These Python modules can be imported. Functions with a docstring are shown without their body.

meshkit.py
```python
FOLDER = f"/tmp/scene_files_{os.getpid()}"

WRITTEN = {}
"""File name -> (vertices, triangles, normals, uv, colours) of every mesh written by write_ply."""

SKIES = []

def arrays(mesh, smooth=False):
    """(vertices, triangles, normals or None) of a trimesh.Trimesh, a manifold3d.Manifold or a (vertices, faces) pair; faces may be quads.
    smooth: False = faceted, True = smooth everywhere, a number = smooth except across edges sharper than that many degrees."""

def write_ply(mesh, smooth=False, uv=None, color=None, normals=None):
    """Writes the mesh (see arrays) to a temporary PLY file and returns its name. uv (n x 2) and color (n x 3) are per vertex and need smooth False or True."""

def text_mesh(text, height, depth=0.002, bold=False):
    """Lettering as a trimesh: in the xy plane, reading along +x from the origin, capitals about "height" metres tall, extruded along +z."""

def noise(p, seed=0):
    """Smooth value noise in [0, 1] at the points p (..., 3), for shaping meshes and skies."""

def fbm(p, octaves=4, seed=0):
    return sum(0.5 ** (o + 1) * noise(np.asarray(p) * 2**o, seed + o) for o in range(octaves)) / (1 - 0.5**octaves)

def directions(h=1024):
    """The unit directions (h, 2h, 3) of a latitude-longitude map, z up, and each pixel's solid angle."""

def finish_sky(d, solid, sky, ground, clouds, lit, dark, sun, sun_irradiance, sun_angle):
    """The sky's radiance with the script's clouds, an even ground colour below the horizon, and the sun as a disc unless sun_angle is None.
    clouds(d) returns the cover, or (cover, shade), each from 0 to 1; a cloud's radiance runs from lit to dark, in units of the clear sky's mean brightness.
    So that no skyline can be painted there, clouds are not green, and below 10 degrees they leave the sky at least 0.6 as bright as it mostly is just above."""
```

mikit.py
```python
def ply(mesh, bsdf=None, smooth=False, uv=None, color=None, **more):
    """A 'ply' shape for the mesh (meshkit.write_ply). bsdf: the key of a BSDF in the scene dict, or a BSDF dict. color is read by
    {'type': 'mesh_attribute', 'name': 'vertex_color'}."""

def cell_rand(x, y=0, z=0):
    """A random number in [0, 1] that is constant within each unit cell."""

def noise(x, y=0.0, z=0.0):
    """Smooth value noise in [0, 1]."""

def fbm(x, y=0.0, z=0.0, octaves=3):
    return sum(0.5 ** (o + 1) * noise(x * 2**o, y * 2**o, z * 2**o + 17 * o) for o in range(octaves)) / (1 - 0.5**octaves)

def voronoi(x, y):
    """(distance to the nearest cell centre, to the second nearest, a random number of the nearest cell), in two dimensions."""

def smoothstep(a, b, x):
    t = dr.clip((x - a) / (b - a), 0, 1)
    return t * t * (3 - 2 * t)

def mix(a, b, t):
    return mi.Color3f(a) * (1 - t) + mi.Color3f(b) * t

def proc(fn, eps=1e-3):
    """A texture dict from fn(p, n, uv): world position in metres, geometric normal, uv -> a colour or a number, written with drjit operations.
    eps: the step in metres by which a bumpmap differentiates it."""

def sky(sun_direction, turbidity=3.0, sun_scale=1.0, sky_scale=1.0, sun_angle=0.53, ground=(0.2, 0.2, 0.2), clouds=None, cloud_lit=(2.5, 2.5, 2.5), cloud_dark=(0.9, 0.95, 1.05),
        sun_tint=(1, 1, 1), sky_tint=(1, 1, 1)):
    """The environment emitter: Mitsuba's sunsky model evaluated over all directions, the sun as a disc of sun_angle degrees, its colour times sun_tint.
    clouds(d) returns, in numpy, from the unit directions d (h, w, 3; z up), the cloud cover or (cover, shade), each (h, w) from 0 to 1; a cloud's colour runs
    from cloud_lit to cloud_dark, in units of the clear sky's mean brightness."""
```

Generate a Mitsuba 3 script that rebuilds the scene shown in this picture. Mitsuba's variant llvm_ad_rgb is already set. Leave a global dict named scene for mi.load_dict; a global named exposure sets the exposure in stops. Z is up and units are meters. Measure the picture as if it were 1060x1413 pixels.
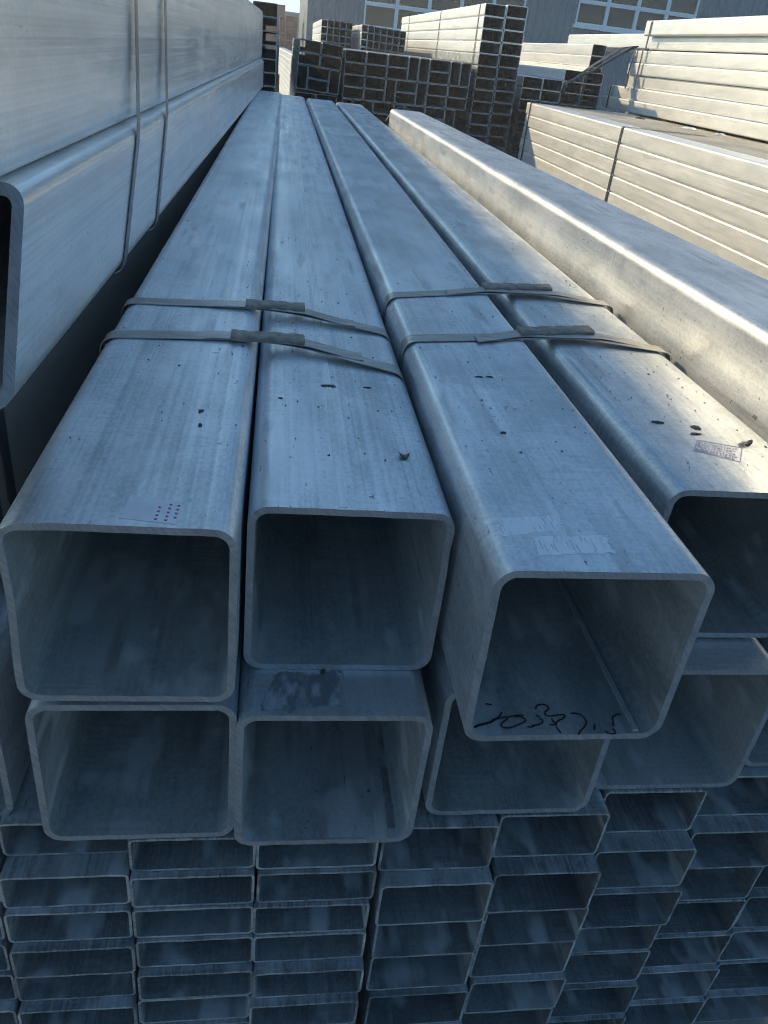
import math
import random
import numpy as np
import trimesh
import drjit as dr
import mitsuba as mi
import mikit
import meshkit
from mikit import noise, fbm, cell_rand, smoothstep, mix, proc
from shapely.geometry import LineString, Polygon, box as sbox
from shapely.ops import unary_union

T = mi.ScalarTransform4f
rng = np.random.default_rng(7)
random.seed(7)
scene, labels = {'type': 'scene'}, {}

# ------------------------------------------------------------------ camera, sky, exposure
CAM = np.array([0.0, 0.0, 0.76638841])
FWD = np.array([0.1494069, 0.8494713, -0.50603961])
UP = np.array([-0.03536156, 0.51604704, 0.85583002])
scene['camera'] = {
    'type': 'perspective', 'fov': 66.51, 'fov_axis': 'y', 'near_clip': 0.02, 'far_clip': 3000.0,
    'to_world': T().look_at(origin=CAM.tolist(), target=(CAM + FWD).tolist(), up=UP.tolist()),
}
SUN = (-0.75, 0.80, 0.505)
scene['sky_light'] = mikit.sky(SUN, turbidity=3.0, sun_scale=0.8, sky_scale=1.5, sun_tint=(0.98, 1.0, 0.94), sky_tint=(0.77, 1.0, 1.10), ground=(0.12, 0.12, 0.12))
exposure = 2.1

GZ = -0.572          # ground level; z = 0 is the underside of the big square tubes


# ------------------------------------------------------------------ materials
def galv_colour(lo, hi, dirt, tint=(1, 1, 1), spots=1.0, streak=1.0):
    def fn(p, n, uv):
        u, v = uv.x, uv.y
        k = dr.floor(u / 10.0)
        u = u - 10.0 * k
        rnd = cell_rand(k, 3.0, 7.0)
        fine = noise(u * 420.0, v * 2.2, k)
        mid = noise(u * 95.0, v * 0.9, k + 0.5)
        patch = fbm(u * 13.0, v * 6.0, k, 4)
        smear = fbm(u * 60.0, v * 7.0, k + 3.0, 4)
        grain = fbm(u * 380.0, v * 260.0, k, 2)
        scuff = noise(u * 30.0, v * 420.0, k + 4.0) * smoothstep(0.45, 0.65, fbm(u * 22.0, v * 11.0, k + 8.0, 2))
        t = 0.5 + streak * (0.3 + 1.1 * cell_rand(k, 5.0, 2.0)) * (0.19 * fine + 0.20 * mid - 0.195) - 0.300 + 0.38 * patch + 0.17 * grain + 0.10 * scuff
        t = t + 0.12 * (rnd - 0.5)
        c = mix(lo, hi, smoothstep(0.28, 0.68, t))
        d = smoothstep(0.50, 0.80, smear) * smoothstep(0.40, 0.70, patch)
        c = mix(c, dirt, 0.5 * d)
        # small dark specks and short scratches
        s = noise(u * 260.0, v * 120.0, k + 9.0)
        c = mix(c, (0.03, 0.03, 0.03), spots * 0.7 * smoothstep(0.93, 0.97, s) * smoothstep(0.45, 0.6, fbm(u * 9.0, v * 3.0, k + 5.0, 2)))
        # pale wipe marks
        w = fbm(u * 30.0 + 5.0, v * 14.0, k + 21.0, 3)
        c = mix(c, (0.66, 0.68, 0.70), 0.4 * smoothstep(0.54, 0.80, w))
        return c * mi.Color3f(tint)
    return fn


def galv_rough(base):
    def fn(p, n, uv):
        u, v = uv.x, uv.y
        k = dr.floor(u / 10.0)
        u = u - 10.0 * k
        return base + 0.20 * (fbm(u * 26.0, v * 5.0, k + 2.0, 3) - 0.5) + 0.12 * (noise(u * 300.0, v * 1.6, k) - 0.5)
    return fn


def galv_bump(p, n, uv):
    u, v = uv.x, uv.y
    k = dr.floor(u / 10.0)
    u = u - 10.0 * k
    return 0.25 * noise(u * 240.0, v * 1.5, k) + 0.5 * fbm(u * 60.0, v * 30.0, k, 2) + 1.2 * noise(u * 12.0, v * 4.0, k)


def principled(**k):
    return {'type': 'principled', **k}


def rgb(*c):
    return {'type': 'rgb', 'value': list(c)}


scene['galvanised_steel'] = {'type': 'twosided', 'bsdf': {'type': 'bumpmap', 'scale': 0.00035, 'arbitrary': proc(galv_bump, 0.0006),
    'bsdf': principled(base_color=proc(galv_colour((0.35, 0.38, 0.41), (0.63, 0.66, 0.69), (0.17, 0.18, 0.20), streak=0.6)), roughness=proc(galv_rough(0.41)), metallic=0.65, specular=0.5)}}
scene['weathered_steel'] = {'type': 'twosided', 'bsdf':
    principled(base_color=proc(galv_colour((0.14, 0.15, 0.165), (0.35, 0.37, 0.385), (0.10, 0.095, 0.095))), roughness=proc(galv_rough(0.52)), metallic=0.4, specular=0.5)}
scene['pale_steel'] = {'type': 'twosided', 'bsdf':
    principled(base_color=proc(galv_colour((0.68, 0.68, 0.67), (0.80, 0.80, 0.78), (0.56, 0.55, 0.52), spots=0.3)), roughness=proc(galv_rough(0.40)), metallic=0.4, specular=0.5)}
scene['left_steel'] = {'type': 'twosided', 'bsdf':
    principled(base_color=proc(galv_colour((0.60, 0.60, 0.60), (0.76, 0.76, 0.75), (0.50, 0.50, 0.49), spots=0.5)), roughness=proc(galv_rough(0.30)), metallic=0.55, specular=0.5)}
scene['dusty_steel'] = {'type': 'twosided', 'bsdf': principled(base_color=proc(lambda p, n, uv: mix((0.26, 0.22, 0.17), (0.50, 0.46, 0.39), fbm(p.x * 5.0, p.y * 3.0, 0.0, 5))), roughness=0.8)}
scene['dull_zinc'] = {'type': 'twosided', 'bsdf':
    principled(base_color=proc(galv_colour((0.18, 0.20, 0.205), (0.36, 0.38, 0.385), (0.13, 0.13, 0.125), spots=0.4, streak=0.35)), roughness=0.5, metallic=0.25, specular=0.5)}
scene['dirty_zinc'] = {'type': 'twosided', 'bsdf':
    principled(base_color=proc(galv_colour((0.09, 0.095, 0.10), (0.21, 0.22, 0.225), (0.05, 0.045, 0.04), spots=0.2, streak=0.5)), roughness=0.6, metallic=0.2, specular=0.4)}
scene['brown_steel'] = {'type': 'twosided', 'bsdf': principled(base_color=proc(lambda p, n, uv: mix((0.12, 0.10, 0.085), (0.25, 0.215, 0.185), fbm(p.x * 9.0, p.y * 3.0, p.z * 9.0, 4))), roughness=0.7)}
scene['cut_edge'] = {'type': 'twosided', 'bsdf':
    principled(base_color=proc(lambda p, n, uv: mix((0.15, 0.17, 0.195), (0.32, 0.355, 0.395), 0.5 * fbm(p.x * 40.0, p.z * 40.0, 1.0, 4) + 0.5 * noise(p.x * 700.0 + p.z * 500.0, p.z * 160.0))), roughness=0.5, metallic=0.5)}
scene['strap_steel'] = {'type': 'twosided', 'bsdf':
    principled(base_color=proc(lambda p, n, uv: mix((0.13, 0.115, 0.10), (0.40, 0.40, 0.40), fbm(p.x * 28.0, p.y * 120.0, p.z * 28.0, 4))), roughness=0.34, metallic=0.8)}
scene['seal_steel'] = {'type': 'twosided', 'bsdf':
    principled(base_color=proc(lambda p, n, uv: mix((0.10, 0.075, 0.055), (0.34, 0.29, 0.25), fbm(p.x * 110.0, p.y * 90.0, p.z * 90.0, 3))), roughness=0.55, metallic=0.5)}
scene['dark_strap'] = {'type': 'twosided', 'bsdf': principled(base_color=rgb(0.06, 0.06, 0.065), roughness=0.5, metallic=0.4)}
scene['marker_ink'] = principled(base_color=rgb(0.012, 0.012, 0.016), roughness=0.6)
scene['dirt'] = {'type': 'twosided', 'bsdf': principled(base_color=proc(lambda p, n, uv: mix((0.02, 0.018, 0.016), (0.09, 0.075, 0.06), noise(p.x * 300.0, p.y * 300.0, p.z * 200.0))), roughness=0.8)}
scene['timber'] = principled(base_color=proc(lambda p, n, uv: mix((0.18, 0.12, 0.07), (0.34, 0.25, 0.16), noise(p.x * 6.0, p.y * 90.0, p.z * 90.0))), roughness=0.85)
scene['label_film'] = principled(base_color=proc(lambda p, n, uv: mix((0.50, 0.51, 0.57), (0.62, 0.63, 0.68), fbm(p.x * 70.0, p.y * 70.0, 0.0, 3))), roughness=0.42, metallic=0.5)
scene['red_print'] = principled(base_color=rgb(0.26, 0.10, 0.18), roughness=0.6)
scene['purple_print'] = principled(base_color=rgb(0.30, 0.29, 0.42), roughness=0.6)
scene['residue'] = principled(base_color=proc(lambda p, n, uv: mix((0.58, 0.62, 0.65), (0.72, 0.75, 0.78), fbm(p.x * 160.0, p.y * 40.0, 0.0, 3))), roughness=0.5, metallic=0.4)
scene['dark_residue'] = principled(base_color=proc(lambda p, n, uv: mix((0.18, 0.19, 0.21), (0.40, 0.42, 0.46), smoothstep(0.35, 0.75, fbm(p.x * 120.0, p.y * 60.0, 0.0, 4)))), roughness=0.6, metallic=0.3)
scene['seam_steel'] = {'type': 'twosided', 'bsdf': principled(base_color=proc(galv_colour((0.46, 0.48, 0.50), (0.66, 0.68, 0.70), (0.36, 0.37, 0.38))), roughness=0.4, metallic=0.6)}
scene['concrete'] = principled(base_color=proc(lambda p, n, uv: mix((0.17, 0.165, 0.155), (0.29, 0.28, 0.265), 0.6 * fbm(p.x * 0.7, p.y * 0.7, 0.0, 4) + 0.4 * noise(p.x * 40.0, p.y * 40.0))), roughness=0.9)
scene['cladding'] = principled(base_color=proc(lambda p, n, uv: mix((0.15, 0.175, 0.20), (0.19, 0.215, 0.24), fbm(p.x * 0.8, p.z * 3.0, 0.0, 3))), roughness=0.5, specular=0.4)
scene['white_frame'] = principled(base_color=rgb(0.70, 0.72, 0.75), roughness=0.4)
scene['window_glass'] = {'type': 'thindielectric', 'int_ior': 1.25}
scene['room_back'] = principled(base_color=proc(lambda p, n, uv: mix((0.05, 0.03, 0.02), (0.12, 0.08, 0.055), fbm(p.x * 0.9, p.z * 1.2, 0.0, 3))), roughness=0.9)
scene['red_brick'] = principled(base_color=proc(lambda p, n, uv: mix((0.26, 0.12, 0.09), (0.42, 0.24, 0.19), fbm(p.x * 5.0, p.z * 7.0, p.y * 5.0, 3))), roughness=0.9)
scene['grey_paint'] = principled(base_color=rgb(0.30, 0.34, 0.38), roughness=0.7)
scene['wet_leaf'] = {'type': 'twosided', 'bsdf': principled(base_color=rgb(0.035, 0.026, 0.02), roughness=0.35)}


# ------------------------------------------------------------------ helpers
def key_for(name, parent=None):
    base = (parent + '__' if parent else '') + name
    k, i = base, 0
    while k in scene or k in labels or any(x.startswith(k + '__') for x in ()):
        i += 1
        k = f'{base}_{i:03d}'
    return k


counts = {}


def new_key(name, parent=None):
    base = (parent + '__' if parent else '') + name
    c = counts.get(base, 0)
    counts[base] = c + 1
    return base if c == 0 else f'{base}_{c:03d}'


def put(name, mesh, bsdf, parent=None, smooth=False, uv=None):
    k = new_key(name, parent)
    scene[k] = mikit.ply(mesh, bsdf, smooth=smooth, uv=uv)
    return k


def tag(k, label, category=None, group=None, kind=None):
    labels[k] = {'label': label}
    if category:
        labels[k]['category'] = category
    if group:
        labels[k]['group'] = group
    if kind:
        labels[k]['kind'] = kind
    return k


def bx(x0, x1, y0, y1, z0, z1):
    m = trimesh.creation.box((x1 - x0, y1 - y0, z1 - z0))
    m.apply_translation(((x0 + x1) / 2, (y0 + y1) / 2, (z0 + z1) / 2))
    return m


def join(ms):
    return trimesh.util.concatenate(ms)


def rounded(w, h, r, seg, sub):
    """Closed outline of a rounded rectangle, counter-clockwise seen from the front, starting at the middle of the bottom."""
    pts = []

    def line(a, b, n):
        for i in range(n):
            t = i / n
            pts.append((a[0] + (b[0] - a[0]) * t, a[1] + (b[1] - a[1]) * t))

    def arc(cx, cz, a0):
        for i in range(seg):
            a = math.radians(a0 + 90.0 * i / seg)
            pts.append((cx + r * math.cos(a), cz + r * math.sin(a)))

    x, z = w / 2, h / 2
    line((0, -z), (x - r, -z), max(1, sub // 2)); arc(x - r, -z + r, -90)
    line((x, -z + r), (x, z - r), sub); arc(x - r, z - r, 0)
    line((x - r, z), (-x + r, z), sub); arc(-x + r, z - r, 90)
    line((-x, z - r), (-x, -z + r), sub); arc(-x + r, -z + r, 180)
    line((-x + r, -z), (0, -z), max(1, sub // 2))
    pts.append((0, -z))
    return np.array(pts)


tube_no = [0]


def tube_mesh(w, h, t, r, L, x, y, z, yaw=0.0, roll=0.0, pitch=0.0, seg=4, sub=2, ys=None, rough=0.0, dent=None, centre=None):
    """A hollow tube along +y with its front lower left corner near (x, y, z). Returns (vertices, faces), uv."""
    tube_no[0] += 1
    k = tube_no[0]
    ys = np.array([0, L] if ys is None else [s for s in ys if s < L] + [L], float)
    o = rounded(w, h, r, seg, sub)
    i = rounded(w - 2 * t, h - 2 * t, max(r - t, 0.002), seg, sub)
    per = np.concatenate([[0], np.cumsum(np.linalg.norm(np.diff(o, axis=0), axis=1))])
    n = len(o)
    seed = np.stack([o[:, 0] * 60 + k * 3.1, o[:, 1] * 60, np.zeros(n)], -1)
    seed[-1] = seed[0]
    jag = (meshkit.noise(seed) - 0.5) * 0.3 * rough + (meshkit.noise(seed * 6.1 + 5) - 0.5) * 0.9 * rough
    V, F, UV = [], [], []
    base = 0

    def ring(pts, yv, first):
        P = np.stack([pts[:, 0], np.full(n, yv), pts[:, 1]], -1)
        if first:
            P[:, 1] += jag
        if dent is not None:
            P = dent(P, yv)
        return P

    for surf, flip in ((o, False), (i, True)):
        for q, s in enumerate(ys):
            V.append(ring(surf, s, q == 0))
            UV.append(np.stack([(per if not flip else 3.0 + np.abs((per + 0.375 * per[-1]) % per[-1] - per[-1] / 2)) + 10.0 * k + 0.5, np.full(n, s) + 0.37 * k], -1))
        for q in range(len(ys) - 1):
            a = base + q * n + np.arange(n - 1)
            quad = np.stack([a, a + 1, a + n + 1, a + n], -1)
            if flip:
                quad = quad[:, ::-1]
            F.append(quad)
        base += n * len(ys)
    for q, s in ((0, ys[0]), (len(ys) - 1, ys[-1])):
        V += [ring(o, s, q == 0), ring(i, s, q == 0)]
        UV += [np.stack([per + 10.0 * k + 0.5, np.full(n, s) + 0.37 * k], -1)] * 2
        a = base + np.arange(n - 1)
        quad = np.stack([a, a + n, a + n + 1, a + 1], -1)
        if q:
            quad = quad[:, ::-1]
        F.append(quad)
        base += 2 * n
    V, F, UV = np.vstack(V), np.vstack(F), np.vstack(UV)
    V = place(V, w, h, x, y, z, yaw, roll, pitch)
    return (V, F), UV


def place(V, w, h, x, y, z, yaw, roll, pitch):
    cr, sr = math.cos(roll), math.sin(roll)
    X, Y, Z = V[:, 0] * cr - V[:, 2] * sr, V[:, 1], V[:, 0] * sr + V[:, 2] * cr
    cp, sp = math.cos(pitch), math.sin(pitch)
    Y, Z = Y * cp - Z * sp, Y * sp + Z * cp
    cy, sy = math.cos(yaw), math.sin(yaw)
    X, Y = X * cy + Y * sy, -X * sy + Y * cy
    return np.stack([X + x + w / 2, Y + y, Z + z + h / 2], -1)


BIG_YS = [0, .004, .012, .03, .06, .1, .15, .22, .3, .4, .55, .8, 1.1, 1.5, 2, 2.6, 3.3, 4, 5]
S = 0.2


def big_tube(label, x, y, z, yaw=0.0, roll=0.0, pitch=0.0, L=6.0, w=S, h=S, t=0.0072, group=None, mat='galvanised_steel', rough=0.0012, dent=None):
    m, uv = tube_mesh(w, h, t, 0.021, L, x, y, z, yaw, roll, pitch, seg=7, sub=14, ys=BIG_YS, rough=rough, dent=dent)
    (V, F) = m
    nq = len(rounded(w, h, 0.021, 7, 14)) - 1
    nring = len(F) - 2 * nq
    k = put('square_tube', (V, F[:nring // 2]), mat, smooth=True, uv=uv)
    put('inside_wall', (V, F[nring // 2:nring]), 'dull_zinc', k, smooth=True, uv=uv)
    put('cut_end', (V, F[nring:]), 'cut_edge', k)
    return tag(k, label, 'steel tube', group)


def small_tube(name, label, x, y, z, w, h, L=6.0, t=0.003, r=0.008, yaw=0.0, roll=0.0, group=None, mat='weathered_steel', seg=3, sub=2, rough=0.0, cat='steel tube', inner=True):
    m, uv = tube_mesh(w, h, t, r, L, x, y, z, yaw, roll, 0.0, seg=seg, sub=sub, ys=[0, .01, .5, 3] if rough else None, rough=rough)
    if inner and (mat == 'pale_steel' or inner != True):
        nr = (len(m[1]) - 2 * (len(rounded(w, h, r, seg, sub)) - 1)) // 2
        k = put(name, (m[0], np.vstack([m[1][:nr], m[1][2 * nr:]])), mat, smooth=True, uv=uv)
        put('inside_wall', (m[0], m[1][nr:2 * nr]), 'weathered_steel' if inner is True else inner, k, smooth=True, uv=uv)
    else:
        k = put(name, m, mat, smooth=True, uv=uv)
    return tag(k, label, cat, group)


def surface_y(x0, y0, yaw, lx, ly):
    return x0 + lx * math.cos(yaw) + ly * math.sin(yaw), y0 - lx * math.sin(yaw) + ly * math.cos(yaw)


ORD = ['top', 'second', 'third', 'fourth', 'fifth', 'sixth', 'seventh', 'eighth', 'ninth', 'tenth', 'eleventh', 'twelfth', 'thirteenth', 'fourteenth', 'fifteenth', 'sixteenth', 'seventeenth', 'eighteenth', 'nineteenth']
NUM = ['', 'first', 'second', 'third', 'fourth', 'fifth', 'sixth', 'seventh', 'eighth', 'ninth', 'tenth', 'eleventh', 'twelfth', 'thirteenth', 'fourteenth']
COL = ['first', 'second', 'third', 'fourth', 'fifth', 'sixth', 'seventh', 'eighth', 'ninth', 'tenth']

# ------------------------------------------------------------------ ground
g = trimesh.creation.box((160, 160, 0.2))
g.apply_translation((0, 30, GZ - 0.1))
tag(put('ground', g, 'concrete'), 'pale concrete yard under the stacks of steel tubes', kind='structure')

# ------------------------------------------------------------------ the big square tubes in front
G_TOP, G_LOW = 'large square tubes in the top layer of the front stack', 'large square tubes in the lower layer of the front stack'


def dent_T1(P, yv):
    # the left wall is bowed inwards near the cut end, the upper left corner flattened
    f = math.exp(-(yv / 0.25) ** 2)
    left = np.clip((-P[:, 0] - 0.06) / 0.04, 0, 1)
    P = P.copy()
    P[:, 0] += left * f * 0.0032 * np.exp(-((P[:, 2] - 0.02) / 0.05) ** 2)
    up = np.clip((P[:, 2] - 0.085) / 0.012, 0, 1) * np.clip((-P[:, 0] - 0.05) / 0.05, 0, 1)
    P[:, 2] -= up * f * 0.004
    return P


def dent_T2(P, yv):
    f = math.exp(-(yv / 0.12) ** 2)
    P = P.copy()
    right = np.clip((P[:, 0] - 0.07) / 0.02, 0, 1)
    P[:, 0] -= right * f * 0.0014 * np.exp(-((P[:, 2] - 0.055) / 0.016) ** 2)
    return P


T1 = big_tube('leftmost large square tube of the top layer, faint stamped label on top', -0.2232, 0.571, 0.2039, 0.0051, -0.0081, L=6.27, group=G_TOP, dent=dent_T1)
T2 = big_tube('second large square tube from left in the top layer, above a dark-patched one', -0.0174, 0.6301, 0.1921, 0.0001, -0.006, L=6.21, group=G_TOP, dent=dent_T2)
T3 = big_tube('large square tube jutting out in front, with handwriting inside its open end', 0.1909, 0.5126, 0.2099, -0.0008, 0.0086, L=5.93, group=G_TOP)
T4 = big_tube('large square tube on the right of the top layer, half sunlit, with a purple stamp', 0.4220, 0.6771, 0.2039, -0.0028, 0.0007, L=5.81, group=G_TOP)
L1 = big_tube('large square lower layer tube at the left, under the label-stamped tube', -0.2217, 0.5705, -0.0005, -0.0016, -0.0036, group=G_LOW, rough=0.0012)
L2 = big_tube('large square tube second from left in the lower layer, dark patch on its top', -0.0219, 0.5635, -0.0085, -0.0003, -0.0062, group=G_LOW, rough=0.0012)
L3 = big_tube('large square tube in the lower layer half hidden beneath the jutting tube', 0.1944, 0.5887, 0.0037, 0.0002, 0.0027, group=G_LOW, rough=0.0012)
L4 = big_tube('large square lower layer tube right of the jutting tube, below the stamped one', 0.4102, 0.6242, 0.0, -0.0006, -0.0002, group=G_LOW, rough=0.0012)
L5 = big_tube('large square lower layer tube at the right picture edge, only a corner seen', 0.632, 0.655, 0.002, 0, 0, group=G_LOW)
# the single tube on the right, raised on two timber bearers
S1 = big_tube('single raised square tube lying along the right of the stack, its left side in sun', 0.640, 0.45, 0.310, 0.0, 0.0, -0.0072, L=4.68)
for yy in (0.95, 4.6):
    zt = 0.310 - 0.0072 * (yy - 0.45)
    k = put('timber_bearer', bx(0.645, 0.825, yy - 0.04, yy + 0.04, 0.2025, zt - 0.001), 'timber')
    tag(k, 'timber block under the single raised tube, ' + ('nearer one' if yy < 2 else 'farther one'), 'timber block', 'timber blocks under the tubes')


# weld seams: a low ridge along the tube
def strip(x0, x1, y0, y1, z, hgt, yaw, xo, yo):
    m = bx(x0, x1, y0, y1, z, z + hgt)
    return m


sm = bx(0.0685, 0.0765, 0.634, 6.83, 0.3915, 0.39275)
k = put('weld_seam', (sm.vertices, sm.faces), 'seam_steel', T2, uv=np.stack([sm.vertices[:, 0] + 5000, sm.vertices[:, 1]], -1))
sm = bx(0.3655, 0.3705, 0.516, 6.4, 0.217, 0.2201)
put('weld_seam', (sm.vertices, sm.faces), 'seam_steel', T3, uv=np.stack([sm.vertices[:, 0] + 6000, sm.vertices[:, 1]], -1))


# prints: thin films on the tube tops, in the surface's own coordinates
def film(poly, z, thick=0.0001, slope=0.0, xc=0.0):
    m = trimesh.creation.extrude_polygon(Polygon(poly) if not hasattr(poly, 'geom_type') else poly, thick, engine='earcut')
    m.apply_translation((0, 0, z))
    m.vertices[:, 2] += slope * (m.vertices[:, 0] - xc)
    return m


def quad_point(q, a, b):
    q = np.array(q)
    return (q[0] * (1 - a) + q[1] * a) * (1 - b) + (q[3] * (1 - a) + q[2] * a) * b


def cells(q, spots, sa, sb):
    out = []
    for a, b in spots:
        p = [quad_point(q, a + i * sa, b + j * sb) for i, j in ((-1, -1), (1, -1), (1, 1), (-1, 1))]
        out.append(Polygon(p))
    return out


Z1 = 0.4042
q1 = [(-0.1196, 0.6221), (-0.0734, 0.6128), (-0.0750, 0.5760), (-0.1221, 0.5825)]


def z_T1(x):
    return 0.4039 - 0.0081 * (x + 0.12)


lab = put('stamped_label', film(q1, z_T1(-0.098) + 0.00015, 0.0001, -0.0081, -0.098), 'label_film', T1)
tag(lab, 'faint lavender label with rows of small red marks')
dots = []
for cx in (0.62, 0.80, 0.95):
    for b in (0.18, 0.36, 0.54, 0.72, 0.88):
        if cx > 0.9 and b > 0.8 or (cx < 0.7 and b < 0.3):
            continue
        dots += cells(q1, [(cx, b)], 0.026, 0.038)
put('red_marks', join([film(d, z_T1(-0.098) + 0.0003, 0.0001, -0.0081, -0.098) for d in dots]), 'red_print', lab)
edge = Polygon(q1).difference(Polygon(q1).buffer(-0.0004))
put('border', film(edge, z_T1(-0.098) + 0.0003, 0.0001, -0.0081, -0.098), 'residue', lab)

q4 = [(0.5117, 0.8049), (0.5630, 0.7888), (0.5385, 0.7488), (0.4920, 0.7736)]
sh = [Polygon(q4).difference(Polygon(q4).buffer(-0.0012))]
for a in (0.3, 0.62):
    sh += cells(q4, [(a, 0.5)], 0.008, 0.5)
for a0 in (0.04, 0.34, 0.66):
    for b in (0.2, 0.38, 0.56, 0.74, 0.88):
        a = a0
        while a < a0 + 0.22:
            w_ = rng.uniform(0.012, 0.03)
            sh += cells(q4, [(a + w_, b + rng.uniform(-.02, .02))], w_, rng.uniform(0.02, 0.05))
            a += 2 * w_ + rng.uniform(0.015, 0.03)
st = put('ink_stamp', film(unary_union(sh).buffer(0), 0.4043) if unary_union(sh).geom_type == 'Polygon' else join([film(g_, 0.4043) for g_ in unary_union(sh).geoms]), 'purple_print', T4)
tag(st, 'small purple ink stamp of boxed text')


def ragged(q, n=10, j=0.002):
    pts = []
    for a, b in zip(q, q[1:] + q[:1]):
        for i in range(n):
            t = i / n
            pts.append((a[0] + (b[0] - a[0]) * t + rng.normal() * j, a[1] + (b[1] - a[1]) * t + rng.normal() * j))
    return Polygon(pts).buffer(0)


def res(parent, q, z, mat, j=0.0012, name='tape_residue', slope=0.0086, xc=0.27):
    Q = ragged(q, 14, j)
    # torn along the tube: thin slivers missing
    for _ in range(26):
        x, y = rng.uniform(Q.bounds[0], Q.bounds[2]), rng.uniform(Q.bounds[1], Q.bounds[3])
        Q = Q.difference(sbox(x, y, x + rng.uniform(.0004, .0016), y + rng.uniform(.004, .02)))
    gs = [Q] if Q.geom_type == 'Polygon' else list(Q.geoms)
    return put(name, join([film(g_, z, 0.00006, slope, xc) for g_ in gs if g_.area > 1e-7]), mat, parent)


def z_T3(x):
    return 0.4099 + 0.0086 * (x - 0.291)


tag(res(T3, [(0.2126, 0.5947), (0.2716, 0.605), (0.2685, 0.5780), (0.2080, 0.5650)], z_T3(0.27) + 0.00012, 'residue'), 'pale torn tape residue')
res(T3, [(0.2362, 0.5650), (0.3075, 0.5720), (0.3044, 0.5420), (0.2329, 0.5360)], z_T3(0.27) + 0.00022, 'residue')
tag(res(L2, [(0.0159, 0.6244), (0.0831, 0.6301), (0.0805, 0.5778), (-0.0005, 0.5690)], 0.1917, 'dark_residue', name='dark_patch', slope=-0.0062, xc=0.078), 'dark rectangular stain with faded marks')

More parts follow.
